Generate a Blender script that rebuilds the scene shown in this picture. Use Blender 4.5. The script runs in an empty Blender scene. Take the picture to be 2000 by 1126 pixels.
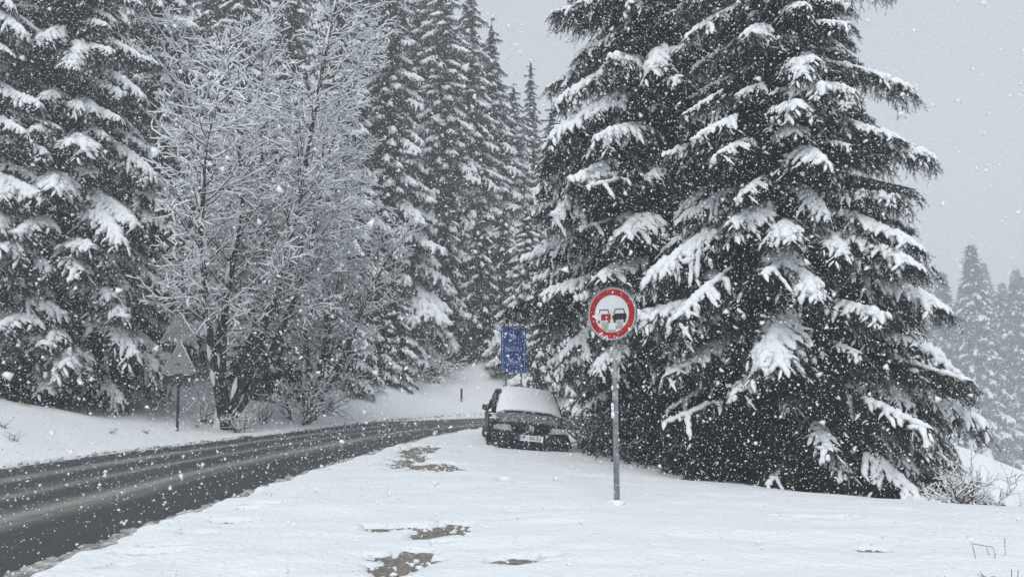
import bpy, math, random
import numpy as np
from mathutils import Vector, Matrix, Euler
R = math.radians
random.seed(7)
sc = bpy.context.scene
col = sc.collection

# ------------------------------------------------------------------ camera
F = 1500.0                       # focal length in photo pixels (photo 2000 x 1126)
CAMZ, TILT = 1.4, math.atan((750 - 563) / 1500.0)
cam = bpy.data.cameras.new('camera'); cam_o = bpy.data.objects.new('camera', cam); col.objects.link(cam_o)
cam.sensor_width = 36.0; cam.lens = 36.0 * F / 2000.0; cam.clip_start = 0.05; cam.clip_end = 2000
cam_o.location = (0, 0, CAMZ); cam_o.rotation_euler = (math.pi / 2 + TILT, 0, 0)
cam.dof.use_dof = True; cam.dof.focus_distance = 12.0; cam.dof.aperture_fstop = 5.6
sc.camera = cam_o

# ------------------------------------------------------------------ sky and light (overcast, snowing)
SUN_EL, SUN_ROT = R(50), R(192)
w = bpy.data.worlds.new('World'); sc.world = w; w.use_nodes = True
nt = w.node_tree; nt.nodes.clear()
sky = nt.nodes.new('ShaderNodeTexSky'); sky.sky_type = 'NISHITA'; sky.sun_disc = False
sky.sun_elevation = SUN_EL; sky.sun_rotation = SUN_ROT; sky.dust_density = 4.0; sky.air_density = 1.0
hsv = nt.nodes.new('ShaderNodeHueSaturation'); hsv.inputs['Saturation'].default_value = 0.12
cloud = nt.nodes.new('ShaderNodeMix'); cloud.data_type = 'RGBA'; cloud.inputs[0].default_value = 0.80
cloud.inputs[7].default_value = (5.55, 6.0, 6.5, 1)          # an even cloud deck over most of the sky
bg = nt.nodes.new('ShaderNodeBackground'); bg.inputs['Strength'].default_value = 0.10
out = nt.nodes.new('ShaderNodeOutputWorld')
nt.links.new(sky.outputs[0], hsv.inputs['Color']); nt.links.new(hsv.outputs[0], cloud.inputs[6])
nt.links.new(cloud.outputs[2], bg.inputs['Color']); nt.links.new(bg.outputs[0], out.inputs[0])
sun = bpy.data.lights.new('sun', 'SUN'); sun.energy = 1.35; sun.angle = R(40); sun.color = (1, 0.985, 0.96)
sun_o = bpy.data.objects.new('sun', sun); col.objects.link(sun_o)
sun_o.rotation_euler = (R(90) - SUN_EL, 0, R(-12)); sun_o.location = (0, 0, 40)
sc.view_settings.view_transform = 'Standard'; sc.view_settings.look = 'None'
sc.view_settings.gamma = 1; sc.view_settings.exposure = 0.34; sc.view_settings.use_curve_mapping = False
cy = sc.cycles
sc.render.engine = 'CYCLES'
cy.use_denoising = True
try: cy.denoiser = 'OPENIMAGEDENOISE'
except Exception: pass
cy.max_bounces = 5; cy.diffuse_bounces = 3; cy.glossy_bounces = 2; cy.transmission_bounces = 2; cy.volume_bounces = 1
cy.caustics_reflective = False; cy.caustics_refractive = False; cy.sample_clamp_indirect = 4

# ------------------------------------------------------------------ helpers
def at(px, py, D):
    """photo pixel + world depth -> world point"""
    a, b = (px - 1000) / F, (563 - py) / F
    ry = math.cos(TILT) - b * math.sin(TILT); rz = math.sin(TILT) + b * math.cos(TILT)
    k = D / ry
    return Vector((a * k, D, CAMZ + rz * k))
def ground_px(px, py, z=0.0):
    a, b = (px - 1000) / F, (563 - py) / F
    ry = math.cos(TILT) - b * math.sin(TILT); rz = math.sin(TILT) + b * math.cos(TILT)
    k = (z - CAMZ) / rz
    return (a * k, ry * k)

def mat(name, color, rough=0.8, metal=0.0, spec=0.3, noise=0.0, nscale=8.0, bump=0.0, bscale=30.0, color2=None, coat=0.0, sub=0.0):
    m = bpy.data.materials.new(name); m.use_nodes = True
    n = m.node_tree; b = n.nodes['Principled BSDF']
    b.inputs['Base Color'].default_value = (*color, 1); b.inputs['Roughness'].default_value = rough
    b.inputs['Metallic'].default_value = metal; b.inputs['Specular IOR Level'].default_value = spec
    if coat: b.inputs['Coat Weight'].default_value = coat
    if sub:
        b.inputs['Subsurface Weight'].default_value = sub; b.inputs['Subsurface Radius'].default_value = (.03, .035, .04)
    if noise or bump:
        tc = n.nodes.new('ShaderNodeTexCoord')
    if noise:
        t = n.nodes.new('ShaderNodeTexNoise'); t.inputs['Scale'].default_value = nscale; t.inputs['Detail'].default_value = 6
        n.links.new(tc.outputs['Object'], t.inputs['Vector'])
        r = n.nodes.new('ShaderNodeMix'); r.data_type = 'RGBA'
        c2 = color2 if color2 else tuple(c * (1 - noise) for c in color)
        r.inputs[6].default_value = (*color, 1); r.inputs[7].default_value = (*c2, 1)
        ramp = n.nodes.new('ShaderNodeMapRange'); ramp.inputs[1].default_value = 0.38; ramp.inputs[2].default_value = 0.62
        n.links.new(t.outputs['Fac'], ramp.inputs[0]); n.links.new(ramp.outputs[0], r.inputs[0])
        n.links.new(r.outputs[2], b.inputs['Base Color'])
    if bump:
        t2 = n.nodes.new('ShaderNodeTexNoise'); t2.inputs['Scale'].default_value = bscale; t2.inputs['Detail'].default_value = 5
        n.links.new(tc.outputs['Object'], t2.inputs['Vector'])
        bm = n.nodes.new('ShaderNodeBump'); bm.inputs['Strength'].default_value = bump; bm.inputs['Distance'].default_value = 0.03
        n.links.new(t2.outputs['Fac'], bm.inputs['Height']); n.links.new(bm.outputs[0], b.inputs['Normal'])
    return m

M = {}
M['snow'] = mat('fresh_snow', (0.82, 0.85, 0.88), 0.9, spec=0.15, bump=0.9, bscale=16)
M['tree_snow'] = mat('snow_on_boughs', (0.86, 0.885, 0.91), 0.9, spec=0.15, bump=0.6, bscale=14)
M['needle'] = mat('spruce_needles', (0.013, 0.019, 0.014), 0.75, spec=0.2, noise=0.5, nscale=2.5, color2=(0.034, 0.040, 0.026))
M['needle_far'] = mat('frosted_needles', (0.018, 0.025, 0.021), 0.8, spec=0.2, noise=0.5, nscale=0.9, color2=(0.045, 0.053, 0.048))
M['bark'] = mat('dark_bark', (0.045, 0.038, 0.032), 0.9, noise=0.5, nscale=9, bump=0.6, bscale=25)
M['twig'] = mat('wet_twigs', (0.05, 0.042, 0.036), 0.85, noise=0.4, nscale=5)
M['grass'] = mat('dead_grass', (0.16, 0.13, 0.085), 0.9, noise=0.5, nscale=6)
M['brush'] = mat('brown_twigs', (0.11, 0.085, 0.065), 0.9, noise=0.4, nscale=5)
M['steel'] = mat('galvanised_steel', (0.30, 0.33, 0.35), 0.5, metal=0.55, noise=0.4, nscale=14, bump=0.1, bscale=40)
M['flake'] = mat('snowflake', (0.93, 0.94, 0.96), 0.9, spec=0.1)

def tag(o, label=None, cat=None, group=None, kind=None):
    if label: o['label'] = label
    if cat: o['category'] = cat
    if group: o['group'] = group
    if kind: o['kind'] = kind
    return o
def link(o, parent=None):
    col.objects.link(o)
    if parent: o.parent = parent
    return o
def empty(name, loc, rz=0):
    o = bpy.data.objects.new(name, None); o.location = loc; o.rotation_euler = (0, 0, rz); o.empty_display_size = 0.2
    return link(o)
def mesh_np(name, V, T, m, smooth=True, mi=None):
    """triangle mesh from numpy arrays"""
    me = bpy.data.meshes.new(name)
    V = np.asarray(V, dtype=np.float32); T = np.asarray(T, dtype=np.int32)
    me.vertices.add(len(V)); me.vertices.foreach_set('co', V.ravel())
    me.loops.add(T.size); me.loops.foreach_set('vertex_index', T.ravel())
    me.polygons.add(len(T)); k = T.shape[1]
    me.polygons.foreach_set('loop_start', np.arange(0, T.size, k, dtype=np.int32))
    me.polygons.foreach_set('loop_total', np.full(len(T), k, dtype=np.int32))
    me.polygons.foreach_set('use_smooth', np.full(len(T), smooth, dtype=bool))
    for mm in (m if isinstance(m, (list, tuple)) else [m]): me.materials.append(mm)
    if mi is not None: me.polygons.foreach_set('material_index', np.asarray(mi, dtype=np.int32))
    me.update(calc_edges=True); me.validate()
    return me
def obj(name, me, parent=None, loc=(0, 0, 0)):
    o = bpy.data.objects.new(name, me); o.location = loc
    return link(o, parent)
def merge(parts):
    Vs, Ts, n = [], [], 0
    for V, T in parts:
        if len(V) == 0: continue
        Vs.append(V); Ts.append(np.asarray(T) + n); n += len(V)
    if not Vs: return np.zeros((0, 3)), np.zeros((0, 3), int)
    return np.concatenate(Vs), np.concatenate(Ts)
def norm(a): return a / (np.linalg.norm(a, axis=-1, keepdims=True) + 1e-9)

def blades(P, Dr, rng, ln, wd, fwd=0.6):
    """one thin needle-spray triangle at each point"""
    n = len(P)
    rnd = norm(rng.normal(size=(n, 3)))
    u = norm(rnd - Dr * (rnd * Dr).sum(1, keepdims=True))
    s = norm(np.cross(u, Dr))
    L = ln * rng.uniform(0.7, 1.3, (n, 1))
    tip = P + L * (fwd * Dr + (1 - fwd * 0.4) * u)
    W = wd * rng.uniform(0.7, 1.3, (n, 1))
    V = np.stack([P + s * W, P - s * W, tip], 1).reshape(-1, 3)
    return V, np.arange(3 * n).reshape(-1, 3)
def resample(P, step):
    d = np.linalg.norm(np.diff(P, axis=0), axis=1); s = np.concatenate([[0], np.cumsum(d)])
    n = max(2, int(s[-1] / step) + 1); t = np.linspace(0, s[-1], n)
    return np.stack([np.interp(t, s, P[:, i]) for i in range(3)], 1)
def tube(P, rad, k=6, flat=None, cap=True):
    """tube along polyline; flat=(w,up,down) gives a snow ridge lying on it"""
    P = np.asarray(P, float); n = len(P)
    d = norm(np.gradient(P, axis=0))
    up = np.array([0, 0, 1.0]); side = np.cross(d, up)
    bad = np.linalg.norm(side, axis=1) < 1e-3; side[bad] = (1, 0, 0); side = norm(side)
    upv = norm(np.cross(side, d))
    a = np.arange(k) * 2 * math.pi / k + (math.pi / k if flat else 0)
    c, s = np.cos(a), np.sin(a)
    rad = np.broadcast_to(np.asarray(rad, float), (n,))
    if flat:
        sv = np.where(s > 0, s * flat[0], s * flat[1])
        V = P[:, None] + rad[:, None, None] * (c[None, :, None] * side[:, None] + sv[None, :, None] * np.array([0, 0, 1.0]))
    else:
        V = P[:, None] + rad[:, None, None] * (c[None, :, None] * side[:, None] + s[None, :, None] * upv[:, None])
    V = V.reshape(-1, 3)
    i = np.arange(n - 1)[:, None] * k; j = np.arange(k)[None]; j2 = (j + 1) % k
    q = np.stack([i + j, i + j2, i + k + j2, i + k + j], -1).reshape(-1, 4)
    T = np.concatenate([q[:, [0, 1, 2]], q[:, [0, 2, 3]]])
    if cap:
        V = np.concatenate([V, P[:1], P[-1:]]); b = n * k
        jj = np.arange(k)
        T = np.concatenate([T, np.stack([(jj + 1) % k, jj, np.full(k, b)], 1),
                            np.stack([(n - 1) * k + jj, (n - 1) * k + (jj + 1) % k, np.full(k, b + 1)], 1)])
    return V, T
def segtubes(A, B, ra, rb, k=3, flat=False):
    """many straight tapered segments at once"""
    A = np.asarray(A); B = np.asarray(B); n = len(A)
    d = norm(B - A); up = np.array([0, 0, 1.0])
    side = np.cross(d, up); bad = np.linalg.norm(side, axis=1) < 1e-3; side[bad] = (1, 0, 0); side = norm(side)
    u = norm(np.cross(side, d))
    a = np.arange(k) * 2 * math.pi / k + math.pi / 2; c, s = np.cos(a), np.sin(a)
    ring = c[None, :, None] * side[:, None] + s[None, :, None] * u[:, None]
    V = np.concatenate([A[:, None] + ring * np.asarray(ra).reshape(-1, 1, 1), B[:, None] + ring * np.asarray(rb).reshape(-1, 1, 1)], 1)
    base = (np.arange(n) * 2 * k)[:, None]; j = np.arange(k)[None]; j2 = (j + 1) % k
    q = np.stack([base + j, base + j2, base + k + j2, base + k + j], -1).reshape(-1, 4)
    return V.reshape(-1, 3), np.concatenate([q[:, [0, 1, 2]], q[:, [0, 2, 3]]])
def icos():
    t = (1 + 5 ** .5) / 2
    V = np.array([(-1, t, 0), (1, t, 0), (-1, -t, 0), (1, -t, 0), (0, -1, t), (0, 1, t), (0, -1, -t), (0, 1, -t), (t, 0, -1), (t, 0, 1), (-t, 0, -1), (-t, 0, 1)], float)
    T = np.array([(0, 11, 5), (0, 5, 1), (0, 1, 7), (0, 7, 10), (0, 10, 11), (1, 5, 9), (5, 11, 4), (11, 10, 2), (10, 7, 6), (7, 1, 8), (3, 9, 4), (3, 4, 2), (3, 2, 6), (3, 6, 8), (3, 8, 9), (4, 9, 5), (2, 4, 11), (6, 2, 10), (8, 6, 7), (9, 8, 1)])
    return norm(V), T
IV, IT = icos()
def lumps(C, S, rng, jitter=0.25):
    n = len(C)
    Vv = IV[None] * (1 + jitter * rng.uniform(-1, 1, (n, 12, 1))) * S[:, None, :]
    a = rng.uniform(0, 6.28, n); ca, sa = np.cos(a)[:, None], np.sin(a)[:, None]
    x, y = Vv[..., 0].copy(), Vv[..., 1].copy(); Vv[..., 0] = x * ca - y * sa; Vv[..., 1] = x * sa + y * ca
    Vv += C[:, None, :]
    return Vv.reshape(-1, 3), (IT[None] + (np.arange(n) * 12)[:, None, None]).reshape(-1, 3)
def smooth(x, a, b):
    t = np.clip((x - a) / (b - a), 0, 1); return t * t * (3 - 2 * t)

# value noise on arrays
_rn = np.random.RandomState(3).rand(256, 256)
def vnoise(x, y, s):
    x = np.asarray(x) / s + 500.3; y = np.asarray(y) / s + 700.7
    xi = np.floor(x).astype(int); yi = np.floor(y).astype(int); fx = x - xi; fy = y - yi
    fx = fx * fx * (3 - 2 * fx); fy = fy * fy * (3 - 2 * fy)
    g = lambda i, j: _rn[i % 256, j % 256]
    return (g(xi, yi) * (1 - fx) * (1 - fy) + g(xi + 1, yi) * fx * (1 - fy) + g(xi, yi + 1) * (1 - fx) * fy + g(xi + 1, yi + 1) * fx * fy) * 2 - 1

# ------------------------------------------------------------------ terrain functions
near_px = [(70, 1120), (350, 1010), (480, 972), (600, 926), (750, 880), (850, 852), (938, 837)]
far_px = [(0, 912), (200, 885), (400, 862), (600, 838), (750, 820), (850, 812), (945, 807)]
NEAR = [(-3.6, -60), (-3.55, 2)] + [ground_px(*p) for p in near_px]
FAR = [(-9.3, -60), (-9.2, 4)] + [ground_px(*p) for p in far_px]
NEAR += [(1.6, 27.6), (5, 29.4), (10, 30.4), (30, 31.5), (70, 31)]
FAR += [(3.0, 36.6), (8, 36.9), (30, 37.0), (70, 36.5)]
NEAR = np.array(NEAR); FAR = np.array(FAR)
def smooth_poly(P):
    d = np.linalg.norm(np.diff(P, axis=0), axis=1); s = np.concatenate([[0], np.cumsum(d)])
    t = np.arange(0, s[-1], 0.8)
    Q = np.stack([np.interp(t, s, P[:, i]) for i in range(2)], 1)
    for _ in range(4): Q[1:-1] = (Q[:-2] + 2 * Q[1:-1] + Q[2:]) / 4
    return Q
NEAR = smooth_poly(NEAR); FAR = smooth_poly(FAR)
def zplat(x, y):
    return -0.105 * np.maximum(0, x + 0.4) * smooth(y, 8, 16) - 0.03 * np.maximum(0, x - 0.8) * (1 - smooth(y, 8, 16))
edge_px = [(2150, 996), (2000, 988), (1820, 978), (1650, 969), (1500, 950), (1350, 931), (1240, 905), (1190, 903)]
EDGE = [(60, 0), (20, 4.0)]
for p in edge_px:
    z = -0.05
    for _ in range(12):
        X, Y = ground_px(p[0], p[1], z); z = 0.5 * z + 0.5 * (float(zplat(X, Y)) + 0.05)
    EDGE.append((X, Y))
EDGE += [(2.3, 19), (2.6, 22), (4.5, 25), (9, 27.5), (30, 29), (70, 28)]
EDGE = np.array(EDGE)
EDGE = smooth_poly(EDGE)
def sdist(x, y, P):
    """signed distance to polyline, positive on its right-hand side"""
    x = np.asarray(x, float); y = np.asarray(y, float)
    best = np.full(x.shape, 1e9); sgn = np.ones(x.shape)
    for (ax, ay), (bx, by) in zip(P[:-1], P[1:]):
        dx, dy = bx - ax, by - ay; L2 = dx * dx + dy * dy
        t = np.clip(((x - ax) * dx + (y - ay) * dy) / L2, 0, 1)
        d = np.hypot(x - ax - t * dx, y - ay - t * dy)
        m = d < best
        c = (x - ax) * dy - (y - ay) * dx
        best = np.where(m, d, best); sgn = np.where(m, np.sign(c), sgn)
    return best * sgn
# bare patches in the foreground snow: (px, py, rx px, ry px)
patch_px = [(800, 903, 24, 8), (822, 880, 22, 8), (838, 913, 38, 5), (880, 922, 42, 4), (808, 890, 12, 14),
            (862, 1044, 30, 13), (800, 1038, 58, 3), (745, 1044, 18, 2.5), (795, 1100, 34, 12), (775, 1118, 30, 14),
            (1012, 1105, 24, 6), (1072, 1098, 10, 2.5), (1010, 1006, 14, 2), (985, 941, 9, 1.6), (1025, 951, 9, 1.2),
            (290, 1090, 28, 3.2), (322, 1077, 20, 2.6), (440, 1026, 22, 1.8), (384, 1052, 15, 2), (505, 996, 22, 1.6), (488, 1003, 12, 1.8), (540, 971, 10, 1.2),
            (1570, 1002, 26, 0.9), (1632, 1003, 24, 1.1), (1700, 1065, 18, 0.8), (236, 1118, 14, 1.6)]
PATCH = []
for (px, py, rx, ry) in patch_px:
    X, Y = ground_px(px, py); X1, _ = ground_px(px + rx, py); _, Y1 = ground_px(px, py - ry)
    PATCH.append((X, Y, abs(X1 - X) * 1.2 + .03, max(.075, abs(Y1 - Y) * 1.2)))
def snow_z(x, y, fine=True):
    x = np.asarray(x, float); y = np.asarray(y, float)
    dn = sdist(x, y, NEAR); df = -sdist(x, y, FAR); de = sdist(x, y, EDGE)
    base = zplat(x, y)
    rg = 0.10 * vnoise(x, y, 0.35) + 0.06 * vnoise(x, y, 0.12)
    z = base + 0.06 + 0.02 * vnoise(x, y, 1.7) + 0.026 * vnoise(x * .6, y, 0.5) + 0.011 * vnoise(x * .5, y, 0.17) + 0.02 * vnoise(x, y, 4)
    # bank on the left of the road
    k = np.interp(y, [0, 12, 16, 21, 26, 31, 38, 46, 60, 300], [0.45, 0.45, 0.42, 0.17, 0.20, 0.34, 0.50, 0.60, 0.45, 0.3])
    rise = k * np.maximum(0, df - 0.7 + 0.5 * vnoise(x, y, 2.5)); rise = np.where(rise > 9, 9 + (rise - 9) * 0.25, rise)
    bank = 0.05 + rise * (1 + 0.12 * vnoise(x, y, 3.1)) + 0.03 * vnoise(x, y, 0.7) * smooth(df, 0.5, 2)
    z = np.where(df > -0.3, bank, z)
    # fall beyond the edge of the lay-by
    dd = np.maximum(0, de) * (1 - smooth(y, 24, 30)) + np.maximum(0, x - 12) * smooth(y, 22, 30)
    hm = 1 - smooth(x, 11, 24)
    drop = np.minimum(0.10 * dd ** 2, 0.4 + 0.5 * np.maximum(dd - 2, 0)); drop = 4.2 * (1 - np.exp(-drop / 4.2))
    far_roll = 0.5 * vnoise(x, y, 18) * smooth(dd, 6, 20)
    z = z - np.where(df < 0, drop - far_roll, 0)
    valley = base * 0 - drop + far_roll - 0.11 * np.clip(y - 44, 0, 106) + 0.25 * np.maximum(0, y - 150)
    # road bed cut
    cut = np.minimum(dn + rg, 9); 
    z = np.where((dn < 0.8) & (df < 0), z * 1.0 - 0.16 * (1 - smooth(dn + rg, -0.14, 0.10)), z)
    z = np.where((df < 0.5) & (dn < 0) & (df > -1.5), np.minimum(z, 9) * 1.0 - 0.16 * (1 - smooth(df + rg, -0.1, 0.12)), z)
    z = np.where((dn < -0.5) & (df < -0.5), -0.12, z)
    z = np.where((x > 11) & (y > 22), z * hm + valley * (1 - hm), z)
    if fine:
        p = np.zeros_like(z)
        for (X, Y, rx, ry) in PATCH:
            m = (np.abs(x - X) < rx * 2.2) & (np.abs(y - Y) < ry * 2.2 + 0.1)
            if not m.any(): continue
            wob = 0.38 * vnoise(x[m], y[m], 0.25) + 0.30 * vnoise(x[m], y[m], 0.11) + .35 * vnoise(x[m], y[m], .055)
            q = 1 - np.sqrt(((x[m] - X) / rx) ** 2 + ((y[m] - Y) / ry) ** 2) + wob + .15
            p[m] = np.maximum(p[m], smooth(q, -0.12, 0.22))
        z = z - 0.12 * p
    return z
def gz(x, y): return float(snow_z(np.array([x]), np.array([y]), False)[0])
def spot(px, D):
    """ground point under a photo column at depth D"""
    X = (px - 1000) / F * D / math.cos(TILT) * 1.0
    return X, D, gz(X, D)

# ------------------------------------------------------------------ ground
def grid_mesh(name, xs, ys, zf, m):
    X, Y = np.meshgrid(xs, ys); Z = zf(X.ravel(), Y.ravel())
    V = np.stack([X.ravel(), Y.ravel(), Z], 1)
    nx, ny = len(xs), len(ys)
    i = (np.arange(ny - 1)[:, None] * nx + np.arange(nx - 1)[None]).ravel()
    Q = np.stack([i, i + 1, i + nx + 1, i + nx], 1)
    return mesh_np(name, V, Q, m)
xs = np.concatenate([np.linspace(-260, -60, 20, False), np.linspace(-60, -16, 60, False), np.linspace(-16, -5, 95, False), np.linspace(-5, 5, 190, False),
                     np.linspace(5, 14, 70, False), np.linspace(14, 60, 60, False), np.linspace(60, 260, 24)])
ys = np.concatenate([np.linspace(-60, 2, 24, False), np.linspace(2, 4.4, 24, False), np.linspace(4.4, 10, 180, False), np.linspace(10, 18, 130, False), np.linspace(18, 40, 120, False),
                     np.linspace(40, 100, 70, False), np.linspace(100, 320, 24)])
g = obj('snow_ground', grid_mesh('snow_ground', xs, ys, snow_z, M['snow'])); tag(g, kind='structure')

# frozen gravel of the lay-by that shows where the snow has blown or melted away
mg = mat('wet_gravel', (0.34, 0.32, 0.28), 0.85, noise=0.5, nscale=30, bump=0.9, bscale=70, color2=(0.17, 0.155, 0.13))
gx = np.linspace(-3.2, 5.2, 90); gy = np.linspace(3.2, 20, 160)
g = obj('gravel_ground', grid_mesh('gravel_ground', gx, gy, lambda x, y: zplat(x, y) + 0.012 + 0.004 * vnoise(x, y, 0.3) - 0.4 * smooth(-sdist(x, y, NEAR), -0.38, -0.1) - 0.5 * smooth(sdist(x, y, EDGE), -0.8, 0), mg)); tag(g, kind='structure')

# crumbs of half-melted snow left on the bare patches
rng = np.random.RandomState(44); C_, S_ = [], []
for (X, Y, rx, ry) in PATCH:
    n = int(5 + 90 * rx * ry)
    a = rng.uniform(0, 6.28, n); q = rng.uniform(.25, 1.25, n) ** .7
    px_, py_ = X + np.cos(a) * rx * q, Y + np.sin(a) * ry * q
    s_ = rng.lognormal(-4.3, .45, n)
    C_.append(np.stack([px_, py_, zplat(px_, py_) + .014 + s_ * .2], 1)); S_.append(np.stack([s_ * 1.5, s_ * 1.2, s_ * .7], 1))
V, T = lumps(np.concatenate(C_), np.concatenate(S_), rng)
tag(obj('snow_crumbs', mesh_np('snow_crumbs', V, T, M['snow'])), kind='stuff')

# road sheet with wheel tracks
def road_material():
    m = bpy.data.materials.new('wet_asphalt'); m.use_nodes = True; n = m.node_tree; b = n.nodes['Principled BSDF']; L = n.links
    uv = n.nodes.new('ShaderNodeUVMap'); uv.uv_map = 'UVMap'
    sep = n.nodes.new('ShaderNodeSeparateXYZ'); L.new(uv.outputs[0], sep.inputs[0])
    mp = n.nodes.new('ShaderNodeMapping'); mp.inputs['Scale'].default_value = (16, 0.22, 1); L.new(uv.outputs[0], mp.inputs[0])
    st = n.nodes.new('ShaderNodeTexNoise'); st.inputs['Scale'].default_value = 1.0; st.inputs['Detail'].default_value = 7; st.inputs['Roughness'].default_value = 0.65
    L.new(mp.outputs[0], st.inputs['Vector'])
    mp2 = n.nodes.new('ShaderNodeMapping'); mp2.inputs['Scale'].default_value = (45, 4, 1); L.new(uv.outputs[0], mp2.inputs[0])
    fn = n.nodes.new('ShaderNodeTexNoise'); fn.inputs['Scale'].default_value = 1.0; fn.inputs['Detail'].default_value = 6; fn.inputs['Roughness'].default_value = 0.7; L.new(mp2.outputs[0], fn.inputs['Vector'])
    ramp = n.nodes.new('ShaderNodeValToRGB'); cr = ramp.color_ramp; cr.interpolation = 'EASE'
    pts = [(0.0, .30), (.04, .12), (.09, .02), (.22, .05), (.29, .60), (.345, .95), (.39, .50), (.44, .14), (.50, .26), (.545, .85), (.58, .35), (.65, .05), (.70, .16), (.735, .75), (.79, .90), (.84, .20), (.93, .05), (1.0, .35)]
    while len(cr.elements) > 1: cr.elements.remove(cr.elements[-1])
    cr.elements[0].position = 0; cr.elements[0].color = (pts[0][1],) * 3 + (1,)
    for p, v in pts[1:]:
        e = cr.elements.new(p); e.color = (v, v, v, 1)
    wob = n.nodes.new('ShaderNodeMath'); wob.operation = 'MULTIPLY_ADD'; wob.inputs[1].default_value = 0.035; L.new(st.outputs['Fac'], wob.inputs[0]); 
    sb = n.nodes.new('ShaderNodeMath'); sb.operation = 'SUBTRACT'; sb.inputs[1].default_value = 0.0175; L.new(sep.outputs[0], sb.inputs[0]); L.new(sb.outputs[0], wob.inputs[2])
    L.new(wob.outputs[0], ramp.inputs[0])
    a = n.nodes.new('ShaderNodeMath'); a.operation = 'MULTIPLY_ADD'; a.inputs[1].default_value = 1.3; a.inputs[2].default_value = -0.65; L.new(st.outputs['Fac'], a.inputs[0])
    a2 = n.nodes.new('ShaderNodeMath'); a2.operation = 'ADD'; L.new(ramp.outputs[0], a2.inputs[0]); L.new(a.outputs[0], a2.inputs[1])
    a3 = n.nodes.new('ShaderNodeMath'); a3.operation = 'MULTIPLY_ADD'; a3.inputs[1].default_value = 1.0; a3.inputs[2].default_value = -0.5; L.new(fn.outputs['Fac'], a3.inputs[0])
    a4 = n.nodes.new('ShaderNodeMath'); a4.operation = 'ADD'; a4.use_clamp = True; L.new(a2.outputs[0], a4.inputs[0]); L.new(a3.outputs[0], a4.inputs[1])
    c = n.nodes.new('ShaderNodeValToRGB'); e = c.color_ramp
    e.elements[0].position = 0.12; e.elements[0].color = (.050, .052, .056, 1); e.elements[1].position = 1; e.elements[1].color = (.27, .27, .26, 1)
    x = e.elements.new(.5); x.color = (.115, .113, .107, 1)
    L.new(a4.outputs[0], c.inputs[0]); L.new(c.outputs[0], b.inputs['Base Color'])
    r = n.nodes.new('ShaderNodeMapRange'); r.inputs[3].default_value = 0.42; r.inputs[4].default_value = 0.85; L.new(a4.outputs[0], r.inputs[0]); L.new(r.outputs[0], b.inputs['Roughness'])
    b.inputs['Specular IOR Level'].default_value = 0.3
    bp = n.nodes.new('ShaderNodeBump'); bp.inputs['Strength'].default_value = .6; bp.inputs['Distance'].default_value = .02; L.new(fn.outputs['Fac'], bp.inputs['Height']); L.new(bp.outputs[0], b.inputs['Normal'])
    return m
def resamp2(P, n):
    d = np.linalg.norm(np.diff(P, axis=0), axis=1); s = np.concatenate([[0], np.cumsum(d)]); t = np.linspace(0, 1, n)
    return np.stack([np.interp(t * s[-1], s, P[:, i]) for i in range(2)], 1), s[-1]
# pair each near-edge point with the closest far-edge point so the bands follow the road
Nn, Ltot = resamp2(NEAR[(NEAR[:, 1] > -40) & (NEAR[:, 0] < 14)], 200)
Ff = []
fd, _ = resamp2(FAR, 1500)
last = 0
for p in Nn:
    j = last + int(np.argmin(np.hypot(*(fd[last:last + 260] - p).T))); Ff.append(fd[j]); last = max(last, j - 1)
Ff = np.array(Ff)
for _ in range(12): Ff[1:-1] = (Ff[:-2] + 2 * Ff[1:-1] + Ff[2:]) / 4
nu = 12; V = []; UV = []
for i in range(len(Nn)):
    dr = norm(Ff[i] - Nn[i])
    a0, a1 = Nn[i] - dr * 0.5, Ff[i] + dr * 0.5; wid = np.linalg.norm(Ff[i] - Nn[i])
    for j in range(nu + 1):
        f = j / nu; p = a0 * (1 - f) + a1 * f; u = (f * (wid + 1) - .5) / wid
        V.append((p[0], p[1], -0.045 + 0.045 * (1 - (2 * f - 1) ** 2))); UV.append((u, i * Ltot / len(Nn)))
Q = [[i * (nu + 1) + j, i * (nu + 1) + j + 1, (i + 1) * (nu + 1) + j + 1, (i + 1) * (nu + 1) + j] for i in range(len(Nn) - 1) for j in range(nu)]
me = mesh_np('road', V, np.array(Q)[:, ::-1], road_material())
uvl = me.uv_layers.new(name='UVMap'); vi = np.zeros(len(me.loops), np.int32); me.loops.foreach_get('vertex_index', vi)
uvl.data.foreach_set('uv', np.array(UV, np.float32)[vi].ravel())
g = obj('road', me); tag(g, kind='structure')

# rough dirty slush lumps thrown against both edges of the road
rng = np.random.RandomState(5)
msl = mat('dirty_slush', (0.55, 0.55, 0.54), 0.7, spec=0.3, noise=0.7, nscale=9, color2=(0.20, 0.195, 0.185), bump=0.5, bscale=40)
C_, S_ = [], []
for P, sg, n in ((NEAR, 1, 4200), (FAR, -1, 800)):
    Pq, Lq = resamp2(P[(P[:, 1] > 2) & (P[:, 0] < 6)], 1200)
    T_ = norm(np.gradient(Pq, axis=0)); Nr = np.stack([T_[:, 1], -T_[:, 0]], 1) * sg
    k = (rng.rand(n) ** 1.6 * 1199).astype(int)
    off = rng.normal(-0.10, 0.07, n)
    xy = Pq[k] + Nr[k] * off[:, None]
    s = rng.lognormal(-3.9, 0.45, n)
    C_.append(np.stack([xy[:, 0], xy[:, 1], -0.028 + 0.05 * smooth(off, -0.2, 0.02)], 1)); S_.append(np.stack([s * 1.5, s * 1.5, s * 0.7], 1))
V, T = lumps(np.concatenate(C_), np.concatenate(S_), rng)
tag(obj('roadside_slush', mesh_np('roadside_slush', V, T, msl)), kind='stuff')

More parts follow.
